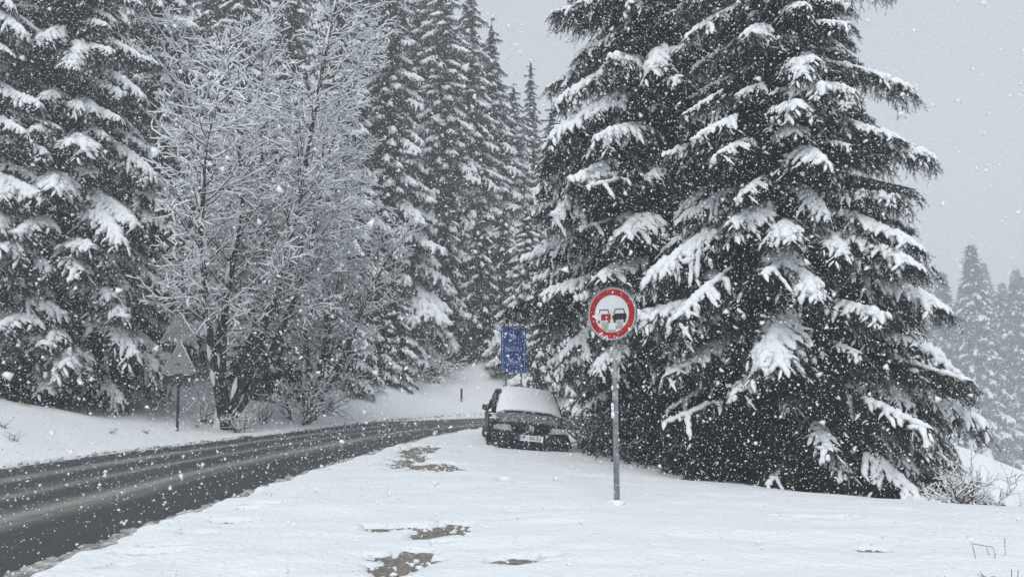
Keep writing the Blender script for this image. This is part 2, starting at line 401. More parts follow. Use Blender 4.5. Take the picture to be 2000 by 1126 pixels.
# ------------------------------------------------------------------ spruce boughs
def make_bough(seed, L=3.0, lod=0, snow=1.0, snow_from=0.0):
    """returns (needle V,T), (snow V,T), (stem V,T); x runs outward, z up"""
    rng = np.random.RandomState(seed)
    t = np.linspace(0, 1, 14)
    arch, dr = rng.uniform(.06, .16), rng.uniform(.26, .46)
    ax = np.stack([L * t * (1 - 0.08 * t), L * 0.05 * np.sin(t * 3 + rng.rand() * 6) * t, L * (arch * t - dr * t ** 2 + 0.10 * t ** 4)], 1)
    twigs = [(ax, 0)]
    ns = [46, 26, 14][lod]
    side_tw = []
    for i in range(ns):
        tt = .10 + .88 * (i + rng.rand()) / ns
        sgn = 1 if i % 2 else -1
        prof = min(1, (tt / .3)) ** .7 * (1.03 - tt) ** .5
        l = 0.31 * L * prof * rng.uniform(.6, 1.2)
        b = np.array([np.interp(tt, t, ax[:, k]) for k in range(3)])
        ang = R(rng.uniform(40, 68)) * (1.05 - .35 * tt)
        s = np.linspace(0, 1, 6)
        dx, dy = math.cos(ang), math.sin(ang) * sgn
        dro = rng.uniform(.35, .95)
        slope = (arch - 2 * dr * tt) * 0.5
        P = b + np.stack([dx * l * s, dy * l * s, l * (slope * s + .06 * s - dro * s ** 1.8)], 1)
        P[:, 1] += .06 * l * np.sin(s * 5 + rng.rand() * 6)
        side_tw.append((P, l, tt)); twigs.append((P, 1))
        step = [.10, .17, .40][lod]
        for q in np.arange(step, l, step):
            for s2 in (-1, 1):
                if rng.rand() < .2: continue
                bb = np.array([np.interp(q / l, s, P[:, k]) for k in range(3)])
                l2 = rng.uniform(.14, .30) * (1.1 - .5 * q / l)
                a2 = ang * sgn + s2 * R(rng.uniform(35, 65))
                hang = rng.uniform(.15, 1.1)
                d = np.array([math.cos(a2), math.sin(a2), -hang])
                u = np.linspace(0, 1, 3)[:, None]
                P2 = bb + d * l2 * u + np.array([0, 0, -.25 * l2]) * u ** 2
                twigs.append((P2, 2))
    for i in range([40, 20, 6][lod]):                              # hanging curtain
        tt = rng.uniform(.1, .95); b = np.array([np.interp(tt, t, ax[:, k]) for k in range(3)])
        b[1] += rng.uniform(-.25, .25) * L * .3
        l = rng.uniform(.2, .5); u = np.linspace(0, 1, 4)[:, None]
        twigs.append((b + np.array([rng.uniform(-.2, .3), rng.uniform(-.3, .3), -1]) * l * u, 2))
    sp, ln, wd, per = [(.030, .062, .0065, 3), (.06, .11, .016, 3), (.13, .24, .05, 2)][lod]
    Ps, Ds = [], []
    for P, lv in twigs:
        Q = resample(P, sp); D = norm(np.gradient(Q, axis=0))
        if lv == 0: Q = Q[len(Q) // 6:]; D = D[-len(Q):]
        Ps.append(np.repeat(Q, per, 0)); Ds.append(np.repeat(D, per, 0))
    Ps = np.concatenate(Ps); Ds = np.concatenate(Ds)
    nee = blades(Ps, Ds, rng, ln, wd)
    stem = tube(ax, np.linspace(.035, .008, len(ax)), 4)
    if lod == 0:
        stem = merge([stem] + [tube(P, np.linspace(.010, .003, len(P)), 3, cap=False) for P, l, tt in side_tw])
    # snow lying on it
    sn = []
    def ridge(P, w0, t0, t1, k):
        n = max(4, int(np.linalg.norm(np.diff(P, axis=0), axis=1).sum() * (t1 - t0) / [.055, .09, .2][lod]))
        tt = np.linspace(t0, t1, n); s = np.linspace(0, 1, len(P))
        Q = np.stack([np.interp(tt, s, P[:, i]) for i in range(3)], 1)
        f = (tt - t0) / (t1 - t0)
        r = w0 * (np.clip(f / .18, 0, 1) ** .5) * (np.clip((1 - f) / .16, 0.02, 1) ** .5) * (1 + .55 * (rng.rand(n) - .5))
        r[0] *= .3; Q = Q + rng.normal(0, w0 * .14, Q.shape); Q[:, 2] += w0 * .25
        sn.append(tube(Q, r, k, flat=(.85, [.5, .8, .6][lod])))
    if snow > 0:
        kk = [7, 5, 4][lod]; fat = [.96, 1.6, 2.0][lod]
        ridge(ax, .092 * fat * (0.6 + .5 * snow), max(.12, snow_from), 1.0, kk)
        for P, l, tt in side_tw:
            if tt < snow_from - .1 or rng.rand() > snow * 1.15: continue
            t1 = rng.uniform(.55, 1.0)
            ridge(P, rng.uniform(.046, .086) * fat * (.6 + .4 * snow), 0.02, t1, [6, 5, 4][lod])
        if lod < 2:
            for P, lv in twigs:
                if lv == 2 and rng.rand() < .22 * snow and P[0, 0] > snow_from * L:
                    ridge(P, rng.uniform(.022, .045) * fat, 0, .9, 4 if lod else 5)
        # plump pads where the load has settled
        npad = int([22, 12, 4][lod] * snow)
        if npad:
            q = rng.uniform(max(.2, snow_from), 1, npad)
            C = np.stack([np.interp(q, t, ax[:, k]) for k in range(3)], 1)
            lat = rng.normal(0, .10, npad) * L * (1.1 - q); C[:, 1] += lat; C[:, 2] += -.55 * np.abs(lat) + .02
            s = rng.uniform(.05, .10, npad) * fat
            sn.append(lumps(C, np.stack([s * 1.4, s * 1.2, s * .6], 1), rng, .2))
    return nee, merge(sn), stem

SETS = {}
KINDS_ = [(1.0, 0.0), (1.0, 0.2), (.9, .3), (.8, .5), (.7, .62), (.35, .5), (.2, .6), (0, 0)]
def bough_meshes(lod):
    if lod in SETS: return SETS[lod]
    r = []
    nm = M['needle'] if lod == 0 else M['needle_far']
    for i, (s, f) in enumerate(KINDS_):
        for v in range(2 if i < 5 and lod == 0 else 1):
            nee, sn, st = make_bough(100 * lod + 10 * i + v + 3, lod=lod, snow=s, snow_from=f)
            nv, ntr = merge([nee, st]); mi = np.zeros(len(ntr), int); mi[len(nee[1]):] = 1
            me = mesh_np('bough', nv, ntr, [nm, M['bark']], smooth=False, mi=mi)
            ms = mesh_np('bough_snow', sn[0], sn[1], M['tree_snow']) if len(sn[0]) else None
            r.append((i, me, ms, (nv, ntr), sn))
    SETS[lod] = r
    return r
def profile(f, pw):
    """crown radius share at height share f"""
    return np.clip((1 - f) ** pw, 0, 1) * (0.88 + 0.12 * math.sin(f * 9)) * (1 - 0.25 * math.exp(-f / .03))
def place_list(rng, H, r0, n, z0, snow_bias, face, low=0, lowleft=1.0, pw=.72, droop=0):
    """list of bough placements (kind, loc, euler, scale)"""
    out = []
    ph = rng.uniform(0, 6.28)
    for i in range(n):
        u = (i + rng.uniform(0, 1)) / n
        f = 1 - (1 - u) ** 0.70 * 1.0
        f = f * 0.985
        z = z0 + f * (H - z0)
        az = ph + i * 2.39996 + rng.uniform(-.35, .35)
        rr = r0 * profile(f, pw) * rng.uniform(.78, 1.12) + 0.12
        inner = rng.rand() < 0.10
        if inner: rr *= .7
        toward = -math.sin(az) * face                                     # 1 when the bough points at -y
        pitch = R(np.interp(f, [0, .5, .8, .93, 1], [13, 11, 7, -4, -35])) + R(rng.uniform(-9, 9) + droop * (1 - max(0, f - .85) / .15))
        if rng.rand() < snow_bias + (0.25 if toward < .35 else -.12): k = rng.choice([0, 0, 1, 1, 2, 3]) if toward < .5 else rng.choice([1, 2, 3, 4])
        else: k = rng.choice([3, 4, 5, 5, 6, 7, 7])
        if z < low and math.cos(az) < .4: k = rng.choice([6, 7, 7, 5]); rr *= .86
        if z < 2.2 and math.cos(az) < -.2: rr *= lowleft
        elif z < 4.6 and math.cos(az) < -.3: rr *= .5 + .5 * lowleft
        if toward > .5: rr *= .84; pitch *= .7
        s = rr / 2.75
        out.append((k, (0, 0, z), (rng.uniform(-.15, .15), pitch, az), (s, s * rng.uniform(.85, 1.2) + .12, s * rng.uniform(.9, 1.2) * (1 + .35 * f))))
    return out
def trunk_mesh(H, r, seed):
    rng = np.random.RandomState(seed); n = 16; t = np.linspace(0, 1, n)
    P = np.stack([.04 * np.sin(t * 7 + seed), .04 * np.cos(t * 5 + seed), t * H * .985 - .6 * (t == 0)], 1)
    V, T = tube(P, r * (1 - t) ** .85 + .012 + .3 * r * np.exp(-t * 30), 9)
    return mesh_np('trunk', V, T, M['bark'])
def inner_mesh(H, r0, z0, seed, n, lod):
    """dense dark shoots close to the trunk"""
    rng = np.random.RandomState(seed)
    f = rng.rand(n) ** 1.25; az = rng.uniform(0, 6.28, n)
    rad = r0 * ((1 - f) ** .72) * rng.uniform(.03, .50, n)
    P = np.stack([np.cos(az) * rad, np.sin(az) * rad, z0 * .3 + f * (H * .96 - z0 * .3) - .12 * rad], 1)
    D = norm(np.stack([np.cos(az), np.sin(az), rng.uniform(-1.4, -.2, n)], 1))
    sc_ = (.35 + .65 * (1 - f))[:, None]
    V1, T1 = blades(P, D, rng, [.17, .28][lod] * sc_, [.036, .08][lod] * sc_, fwd=1.0)
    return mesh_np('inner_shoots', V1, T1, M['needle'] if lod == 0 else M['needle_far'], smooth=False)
def spruce(px, D, top_py, r0, label, n=240, lod=0, seed=1, snow_bias=.45, group=None, z0=.5, H=None, face=1.0, X=None, dz=0, low=0, lowleft=1.0, pw=.72):
    if X is None: x, y, z = spot(px, D)
    else: x, y, z = X, D, gz(X, D)
    z += dz
    if H is None: H = at(px, top_py, D).z - z
    rng = np.random.RandomState(seed)
    root = empty('spruce_tree', (x, y, z - .1))
    tag(root, label, 'spruce tree', group)
    obj('trunk', trunk_mesh(H, .016 * H + .03, seed), root)
    if n > 0:
        o = obj('inner_shoots', inner_mesh(H, r0, z0, seed, int(H * r0 * [380, 120][min(lod, 1)]), min(lod, 1)), root); o['kind'] = 'stuff'
    S = bough_meshes(lod)
    for (k, loc, eul, scl) in place_list(rng, H, r0, n, z0, snow_bias, face, low, lowleft, pw, 13 if lod else -2):
        c = [q for q in S if q[0] == k]; q = c[rng.randint(len(c))]
        b = bpy.data.objects.new('bough', q[1]); b.location = loc; b.rotation_euler = eul; b.scale = scl
        link(b, root)
        if q[2]: link(bpy.data.objects.new('snow', q[2]), b)
    return root

G_R = 'big snow-laden spruces on the right'
spruce(1300, 17.2, -700, 3.9, 'tall dark spruce directly behind the round no-overtaking sign, drooping boughs over the parked car', n=298, seed=11, snow_bias=.62, group=G_R, z0=1.0, H=22, low=3.0, lowleft=.5, pw=.45)
spruce(1545, 14.5, -900, 3.28, 'broad snow-laden spruce right of the round sign, at the edge of the open field', n=298, seed=23, snow_bias=.60, group=G_R, z0=.35, H=19, low=3.4, pw=.48)
spruce(1430, 18.2, -900, 3.7, 'dark spruce squeezed in behind the two big spruces on the right', n=210, seed=29, snow_bias=.4, group=G_R, z0=.5, H=24, low=3, pw=.45)
G_L = 'snowy spruces on the bank left of the road'
spruce(105, 22.0, -700, 4.3, 'large spruce on the bank left of the two triangular signs, long boughs reaching over them', n=295, seed=31, snow_bias=.9, group=G_L, z0=1.2, H=23, low=1.9)
spruce(-110, 20.0, -700, 3.6, 'spruce cut by the left edge of the photo, nearest to the road', n=240, seed=37, snow_bias=.75, group=G_L, z0=1.2, H=21, low=1.9)
spruce(285, 29.5, -300, 3.8, 'spruce behind the triangular signs, partly hidden by the bare tree', n=200, seed=41, snow_bias=.7, group=G_L, z0=1.2, H=26, lod=1)

# ------------------------------------------------------------------ middle distance spruces across the bend
G_M = 'snowy spruces on the slope beyond the bend'
mids = [(548, 40, 29, 3.7, 'dark tall spruce whose top shows behind the upper right of the bare tree'),
        (650, 37.5, 27, 3.8, 'tall dark spruce standing close behind the right side of the bare tree'),
        (755, 40.5, 26, 4.2, 'snowy spruce at the left end of the pointed treetops, above the dark slope bushes'),
        (862, 46, 25.5, 4.2, 'tall dark spruce with its foot by the inside of the road bend'),
        (912, 47, 23.0, 4.2, 'slender tall spruce, highest tip beside the open sky'),
        (958, 49, 20.0, 4.2, 'spruce stepping down right of the highest tip, above the blue sign'),
        (1003, 52, 15.5, 3.8, 'lower spruce in the gap directly above the blue sign'),
        (1038, 57, 17.6, 2.2, 'thin pointed spruce alone against the sky between the two forest masses'),
        (1080, 47, 14.0, 3.4, 'spruce mostly hidden behind the left boughs of the big roadside spruce'),
        (705, 44, 28, 3.6, 'tall spruce standing one row back, between the bare tree and the pointed treetops'),
        (815, 48, 28, 4.3, 'spruce one row back whose tip reaches the top of the photo'),
        (10, 40, 31, 4.2, 'tall spruce behind the two left edge spruces'),
        (395, 43, 31, 4.0, 'tall spruce behind the upper left of the bare tree'),
        (455, 40, 28, 3.8, 'tall spruce behind the middle of the bare tree'),
        (1140, 44, 12.0, 3.2, 'lower spruce behind the parked car, seen under the big spruce boughs'),
        (1030, 42, 9.0, 2.8, 'dark bushy spruce right of the blue sign across the road')]
for i, (px, D, H, r0, lb) in enumerate(mids):
    x, y, z = spot(px, D)
    spruce(px, D, 0, r0, lb, n=220, lod=1, seed=60 + i, snow_bias=.85, group=G_M, z0=.9, H=H)
smalls = [(560, 30.5, 6.5, 2.3, 'dark bushy spruce on the bank seen between the stems of the bare trees'),
          (672, 34.5, 7.0, 2.3, 'dark young spruce above the white spur, right of the smaller bare tree'),
          (500, 29, 5.0, 1.9, 'low young spruce on the bank behind the stems of the big bare tree'),
          (770, 37.5, 5.0, 1.9, 'dark low spruce at the foot of the first white spur left of the bend'),
          (868, 43, 9.5, 2.6, 'dark young spruce above the short roadside marker post'),
          (935, 43.5, 9.0, 2.4, 'dark young spruce left of the blue sign, above the end of the white slope'),
          (735, 37.0, 6.5, 1.7, 'small young spruce right of the brown shrub at the foot of the slope'),
          (800, 41, 7.5, 2.0, 'low dark spruce hanging over the road bend'),
          (912, 49, 8.0, 2.4, 'low spruce left of the blue sign, behind the short post'),
          (985, 45, 8.0, 2.5, 'bushy low spruce right behind the blue sign'),
          (1062, 39.5, 6.5, 2.3, 'bushy young spruce showing just above the roof of the parked car'),
          (1120, 40, 7.0, 2.6, 'low dark spruce between the parked car and the round sign post')]
for i, (px, D, H, r0, lb) in enumerate(smalls):
    spruce(px, D, 0, r0, lb, n=80, lod=1, seed=90 + i, snow_bias=.5, group='young spruces along the foot of the slope', z0=.2, H=H)

# ------------------------------------------------------------------ far spruces, hazy
def far_variant(seed, H=18.0, r0=3.2, n=200):
    rng = np.random.RandomState(seed); S = bough_meshes(2)
    A, B = [], []
    for (k, loc, eul, scl) in place_list(rng, H, r0, n, .6, .6, 0):
        q = [c for c in S if c[0] == k][0]
        Mx = np.array(Matrix.LocRotScale(Vector(loc), Euler(eul), Vector(scl)))
        for src, dst in ((q[3], A), (q[4], B)):
            if len(src[0]): dst.append((src[0] @ Mx[:3, :3].T + Mx[:3, 3], src[1]))
    n_ = 5500; f_ = rng.rand(n_) ** 1.2; az_ = rng.uniform(0, 6.28, n_); rd_ = r0 * ((1 - f_) ** .72) * rng.uniform(.03, .7, n_)
    A.append(blades(np.stack([np.cos(az_) * rd_, np.sin(az_) * rd_, .5 + f_ * (H * .97 - .5)], 1), norm(np.stack([np.cos(az_), np.sin(az_), -rng.uniform(.2, 1.4, n_)], 1)), rng, .40, .13, fwd=1.0))
    Va, Ta = merge(A); Vb, Tb = merge(B)
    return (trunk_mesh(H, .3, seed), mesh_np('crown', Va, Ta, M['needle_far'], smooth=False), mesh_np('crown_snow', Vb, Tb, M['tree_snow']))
FV = [far_variant(s) for s in (201, 202)]
def far_spruce(x, y, s, v, label, group):
    root = empty('spruce_tree', (x, y, gz(x, y) - .2), random.uniform(0, 6.28)); root.scale = (s * random.uniform(.95, 1.15),) * 2 + (s,)
    tag(root, label, 'spruce tree', group)
    obj('trunk', FV[v][0], root); obj('crown', FV[v][1], root); obj('snow', FV[v][2], root)
G_F = 'hazy spruces beyond the open field on the right'
rb = [(1908, 140, 2.4, 'hazy spruce with the clearest pointed top beyond the field on the right', None),
      (1848, 150, 2.25, 'pale hazy spruce just left of the pointed one beyond the field', None),
      (1990, 148, 2.1, 'hazy spruce at the right edge of the photo beyond the field', None),
      (1958, 160, 1.95, 'faint spruce between the pointed one and the right edge, farther back', None)]
for i, (px, D, s, lb, _) in enumerate(rb):
    far_spruce((px - 1000) / F * D, D, s, i % 2, lb, G_F)
rnd = random.Random(4)
for i in range(44):
    px = rnd.uniform(1780, 2300); D = rnd.uniform(148, 205)
    far_spruce((px - 1000) / F * D, D, rnd.uniform(1.7, 2.2), i % 2, 'faint snow-dusted spruce in the hazy forest edge on the far right', G_F)
for i in range(22):
    px = rnd.uniform(-150, 1060); D = rnd.uniform(52, 80)
    s = rnd.uniform(.75, 1.0) * (.75 if px > 900 else 1)
    far_spruce((px - 1000) / F * D, D, s, i % 2, 'grey snowy spruce deep in the forest, behind the trees along the road bend', 'spruces deep in the forest')

# ------------------------------------------------------------------ bare broadleaf tree with every twig snowed over
def grow_bare(seed, stems, lens, snow_r=.020):
    rng = np.random.RandomState(seed)
    segs = {1: [], 2: [], 3: []}
    def poly(p, d, L, n, wob, up, r0, r1, lv, st=None):
        P = [np.array(p, float)]; d = np.array(d, float) / np.linalg.norm(d); r = np.linspace(r0, r1, n + 1)
        for i in range(n):
            d = d + rng.normal(0, wob, 3) + np.array([0, 0, up]); d /= np.linalg.norm(d)
            P.append(P[-1] + d * L / n); segs[lv].append((P[-2], P[-1], r[i], r[i + 1]))
        return np.array(P), d
    stemP = []
    for (d, L) in stems:
        P, _ = poly((rng.uniform(-.15, .15), rng.uniform(-.1, .1), -.3), d, L, 14, .075, .025, .13, .02, 1)
        stemP.append(P)
        n2 = int(L * (3.8 if lens > 1.2 else 2.7))
        for i in range(n2):
            f = (.24 if lens > 1.2 else .1) + .74 * (i + rng.rand()) / n2
            b = np.array([np.interp(f, np.linspace(0, 1, len(P)), P[:, k]) for k in range(3)])
            ax = norm(P[min(len(P) - 1, int(f * 14) + 1)] - P[int(f * 14)] if int(f * 14) < 14 else np.array([0, 0, 1.]))
            az = rng.uniform(0, 6.28); h = np.array([math.cos(az), math.sin(az), 0])
            dd = ax * .45 + h * rng.uniform(.6, 1.0) + np.array([0, 0, .12])
            L2 = lens * (1.05 - .6 * f) * rng.uniform(.6, 1.15)
            P2, _ = poly(b, dd, L2, 7, .12, .035, .032 * (1.1 - .5 * f), .007, 2)
            n3 = int(L2 * 5.0)
            for j in range(n3):
                g = .12 + .86 * (j + rng.rand()) / n3
                b3 = np.array([np.interp(g, np.linspace(0, 1, 8), P2[:, k]) for k in range(3)])
                d2 = norm(P2[min(7, int(g * 7) + 1)] - P2[min(6, int(g * 7))])
                dd3 = d2 * .7 + norm(rng.normal(size=3)) * .8 + np.array([0, 0, .1])
                L3 = rng.uniform(.45, 1.0) * (1.1 - .5 * g)
                P3, _ = poly(b3, dd3, L3, 3, .16, .02, .009, .004, 3)
                for q in range(rng.randint(2, 5)):
                    gg = rng.uniform(.25, 1); b4 = np.array([np.interp(gg, np.linspace(0, 1, 4), P3[:, k]) for k in range(3)])
                    poly(b4, norm(P3[3] - P3[0]) * .7 + norm(rng.normal(size=3)) * .7, rng.uniform(.15, .42), 2, .2, .03, .006, .003, 3)
    return segs, stemP
def bare_tree(loc, seed, stems, lens, label, snow_r=.02, name='bare_tree', cat='bare tree', group=None, twigmat=None, min_r=.0, rz=0):
    segs, stemP = grow_bare(seed, stems, lens)
    root = empty(name, loc, rz); tag(root, label, cat, group)
    tm = twigmat or M['twig']
    for P in stemP:
        V, T = tube(P, np.linspace(.15, .012, len(P)) if lens > 1.2 else np.linspace(.03, .006, len(P)), 7)
        obj('stem', mesh_np('stem', V, T, M['bark'] if lens > 1.2 else tm), root)
    allw, alls = [], []
    for lv in (2, 3):
        A = np.array([s[0] for s in segs[lv]]); B = np.array([s[1] for s in segs[lv]]); ra = np.array([s[2] for s in segs[lv]]); rb_ = np.array([s[3] for s in segs[lv]])
        allw.append(segtubes(A, B, np.maximum(ra, min_r), np.maximum(rb_, min_r), 3))
        hz = np.hypot(B[:, 0] - A[:, 0], B[:, 1] - A[:, 1]) / (np.linalg.norm(B - A, axis=1) + 1e-6)
        rs = np.random.RandomState(seed + lv); keep = hz > rs.uniform(.2, .9, len(A))
        up = np.array([0, 0, 1.0]); th = snow_r * rs.uniform(.7, 1.3, len(A)) * (1 if lv == 3 else 1.3)
        e = norm(B - A) * .01
        alls.append(segtubes((A - e + up * (ra + th * .55)[:, None])[keep], (B + e + up * (rb_ + th * .5)[:, None])[keep], th[keep], th[keep] * rs.uniform(.6, 1, keep.sum()), 4))
    # snow stuck to the stems
    for P in stemP:
        for i in range(len(P) - 1):
            if lens > 1.2 and random.random() < .5:
                r = .14 - .12 * i / len(P)
                q = np.linspace(0, 1, 4)[:, None]; Q = P[i] * (1 - q) + P[i + 1] * q + np.array([-.5 * r, -.5 * r, .3 * r])
                alls.append(tube(Q, np.array([.1, .7, .8, .1]) * r, 5))
    V, T = merge(allw); o = obj('twigs', mesh_np('twigs', V, T, tm, smooth=False), root); o['kind'] = 'stuff'
    V, T = merge(alls); o = obj('snow', mesh_np('snow', V, T, M['tree_snow']), root)
    return root
x, y, z = spot(448, 22.5)
bare_tree((x, y, z), 5, [((.10, .0, 1), 14.5), ((.30, -.15, 1), 13), ((.36, .15, 1), 10.5), ((-.03, .1, 1), 13.5), ((.22, .3, 1), 13.5), ((.12, -.25, 1), 12), ((.30, .3, 1), 11), ((.05, -.3, 1), 10)], 2.7,
          'large bare many-stemmed tree right of the triangular signs, every twig coated in snow')
x, y, z = spot(610, 27)
bare_tree((x, y, z), 8, [((.1, 0, 1), 10), ((-.14, .2, 1), 9), ((.32, -.1, 1), 9.5), ((.22, .3, 1), 8)], 2.3, 'smaller bare tree with finer browner twigs, right of the big many-stemmed one', twigmat=M['brush'])

def bush(px, D, s, label, seed, group=None, py=None, n=5, mt=None):
    x, y, z = spot(px, D)
    rng = np.random.RandomState(seed)
    st = [((rng.uniform(-.7, .7), rng.uniform(-.6, .6), 1), rng.uniform(.8, 1.2)) for _ in range(n)]
    r = bare_tree((x, y, z), seed, st, .85, label, snow_r=.014, name='bush', cat='bush', group=group, twigmat=mt or M['brush'], min_r=.005)
    r.scale = (s, s, s); return r
GB = 'leafless bushes in the snow'

bush(1890, 12.6, .6, 'leafless snowy bush at the field edge under the right boughs of the broad spruce', 71, GB, n=6)
bush(1845, 12.0, .6, 'small twiggy bush under the right boughs of the broad spruce, nearer its trunk', 77, GB)
bush(2003, 11.6, .5, 'bare twiggy bush at the right edge of the photo, on the field rim', 72, GB)
bush(598, 25.5, 1.5, 'brown leafless shrub on the bank between the bare tree and the road bend', 73, GB, n=7)
bush(480, 22, .65, 'tangled brown brush at the foot of the big bare tree', 74, GB, n=6)
bush(415, 23, .9, 'low brush between the triangular signs and the big bare tree', 75, GB)
bush(850, 40, 1.5, 'snow-dusted brush on the slope above the road bend', 76, GB, n=6)
bush(690, 33, 1.2, 'brown brush on the white spur below the dark young spruces', 82, GB)
bush(640, 29, 1.1, 'brown brush on the bank right of the smaller bare tree', 83, GB)
bush(800, 38, 1.0, 'low brown brush where the slope meets the road bend', 79, GB)
bush(1135, 18.5, 1.0, 'grey twiggy bush right beside the parked dark car', 78, GB, n=6)
bush(527, 24.5, .7, 'low brush on the bank right of the big bare tree', 80, GB)

# ------------------------------------------------------------------ small builders
def boxm(name, c, s, m, parent=None, bevel=0.0, rot=None):
    x, y, z = [v / 2 for v in s]
    V = np.array([(-x, -y, -z), (x, -y, -z), (x, y, -z), (-x, y, -z), (-x, -y, z), (x, -y, z), (x, y, z), (-x, y, z)])
    Q = np.array([(0, 3, 2, 1), (4, 5, 6, 7), (0, 1, 5, 4), (1, 2, 6, 5), (2, 3, 7, 6), (3, 0, 4, 7)])
    me = mesh_np(name, V, Q, m, smooth=False)
    o = obj(name, me, parent, c)
    if rot: o.rotation_euler = rot
    if bevel:
        md = o.modifiers.new('bevel', 'BEVEL'); md.width = bevel; md.segments = 2
    return o
def prism(name, pts, y0, y1, m, parent=None, smooth_=False):
    """polygon in x,z extruded along y"""
    n = len(pts); V = [(p[0], y0, p[1]) for p in pts] + [(p[0], y1, p[1]) for p in pts]
    me = bpy.data.meshes.new(name)
    me.from_pydata(V, [], [tuple(range(n))[::-1] if False else tuple(range(n)), tuple(range(2 * n - 1, n - 1, -1))] + [(i, i + n, (i + 1) % n + n, (i + 1) % n) for i in range(n)])
    me.materials.append(m); me.update()
    return obj(name, me, parent)
def circ(r, n=64, cx=0, cz=0): return [(cx + r * math.cos(2 * math.pi * i / n), cz + r * math.sin(2 * math.pi * i / n)) for i in range(n)]
def ring(name, r0, r1, y0, y1, m, parent, n=64, cx=0, cz=0):
    V = []; Q = []
    for i in range(n):
        a = 2 * math.pi * i / n
        for r, y in ((r0, y0), (r1, y0), (r1, y1), (r0, y1)): V.append((cx + r * math.cos(a), y, cz + r * math.sin(a)))
    for i in range(n):
        for k in range(4): Q.append((4 * i + k, 4 * i + (k + 1) % 4, 4 * ((i + 1) % n) + (k + 1) % 4, 4 * ((i + 1) % n) + k))
    return obj(name, mesh_np(name, V, Q, m, smooth=False), parent)
def text(name, s, size, m, parent, loc, ext=.002, align='CENTER', sx=1.0):
    c = bpy.data.curves.new(name, 'FONT'); c.body = s; c.size = size; c.extrude = ext; c.align_x = align; c.align_y = 'CENTER'; c.offset = size * .012
    t = bpy.data.objects.new(name, c); me = bpy.data.meshes.new_from_object(t); bpy.data.objects.remove(t)
    me.name = name; me.materials.clear(); me.materials.append(m)
    o = obj(name, me, parent, loc); o.rotation_euler = (math.pi / 2, 0, 0); o.scale = (sx, 1, 1); return o
def pole(name, r, h, m, parent, loc=(0, 0, 0), n=18, z0=-.4):
    V, T = tube(np.array([(0, 0, z0), (0, 0, h * .5), (0, 0, h)]), r, n)
    return obj(name, mesh_np(name, V, T, m), parent, loc)
def snow_blobs(name, C, S, parent, seed=1):
    rng = np.random.RandomState(seed); V, T = lumps(np.array(C, float), np.array(S, float), rng, .15)
    return tag(obj(name, mesh_np(name, V, T, M['tree_snow']), parent), kind='stuff')

# ------------------------------------------------------------------ round no-overtaking sign
M['white_p'] = mat('sign_white', (0.66, 0.69, 0.70), .5, noise=.12, nscale=5)
M['red_p'] = mat('sign_red', (0.42, 0.022, 0.022), .45, noise=.35, nscale=9)
M['black_p'] = mat('sign_black', (0.02, 0.02, 0.022), .5)
M['sticker'] = mat('worn_grey_sticker', (0.42, 0.42, 0.38), .7, noise=.35, nscale=30)
M['faded'] = mat('faded_red', (0.55, 0.35, 0.35), .6, noise=.4, nscale=20, color2=(.62, .63, .64))
X, Y = ground_px(1205, 985, 0.03)
zs = gz(X, Y)
S = empty('round_road_sign', (X, Y, zs), R(-33)); tag(S, 'round red-rimmed no-overtaking sign with a red and a black car on a grey steel post', 'road sign')
top = at(1200, 572, Y).z - zs; cz = at(1200, 613, Y).z - zs
pole('post', .034, top - .03, M['steel'], S)
y0 = -.045; Rr = .305
prism('panel', circ(Rr), y0 - .012, y0 + .012, M['white_p'], S)
ring('rim_edge', Rr + .001, Rr + .010, y0 - .022, y0 + .020, M['steel'], S).location = (0, 0, 0)
ring('red_ring', .222, .292, y0 - .0165, y0 - .0125, M['red_p'], S)
for o in list(S.children):
    if o.name.split('.')[0] in ('panel', 'rim_edge', 'red_ring'): o.location.z = cz
def car_icon(cx, body, glassm, flip):
    yy, y2 = y0 - .0165, y0 - .0125
    z0_ = cz - .075
    P = empty  # icon is one group of thin shapes
    pts = [(-.082, .0), (.082, .0), (.090, .03), (.085, .074), (-.085, .074), (-.090, .03)]
    if flip: pts = [(-.035, .0), (.082, .0), (.090, .03), (.085, .072), (-.035, .076), (-.037, .03)]
    b = prism('car_symbol', [(cx + a, z0_ + c) for a, c in pts], yy, y2, body, S)
    r1 = [(-.072, .078), (-.055, .130), (.055, .130), (.072, .078), (.063, .078), (.048, .121), (-.048, .121), (-.063, .078)]
    prism('roof_outline', [(cx + a, z0_ + c) for a, c in r1], yy, y2, M['black_p'], b)
    for wx in (-.064, .064):
        prism('wheel_mark', [(cx + wx - .013, z0_ - .030), (cx + wx + .013, z0_ - .030), (cx + wx + .013, z0_ - .003), (cx + wx - .013, z0_ - .003)], yy, y2, body, b)
    return b
car_icon(-.100, M['red_p'], None, True); car_icon(.100, M['black_p'], None, False)
prism('faded_patch', [(-.187, cz - .074), (-.137, cz - .074), (-.137, cz - .010), (-.182, cz - .006), (-.205, cz - .03)], y0 - .0160, y0 - .0125, M['white_p'], S)
for cx, c2, w_, h_ in ((-.090, -.145, .045, .048), (.095, -.135, .045, .045), (0, -.212, .052, .026)):
    prism('sticker', [(cx - w_, cz + c2 - h_), (cx + w_, cz + c2 - h_), (cx + w_, cz + c2 + h_), (cx - w_, cz + c2 + h_)], y0 - .0155, y0 - .0125, M['sticker'], S)
boxm('clamp', (0, .006, cz + .12), (.13, .076, .03), M['steel'], S); boxm('clamp', (0, .006, cz - .12), (.13, .076, .03), M['steel'], S)
cl = [(-.235 + .02 * i, y0 - .02, cz - .02 - .012 * i) for i in range(3)] + [(-.15 + .03 * i, y0 - .02, cz - .235 - .02 * i) for i in range(4)] + [(.02, y0 - .02, cz + .25)]
snow_blobs('snow', cl, [(.022, .008, .014)] * len(cl), S, 4)
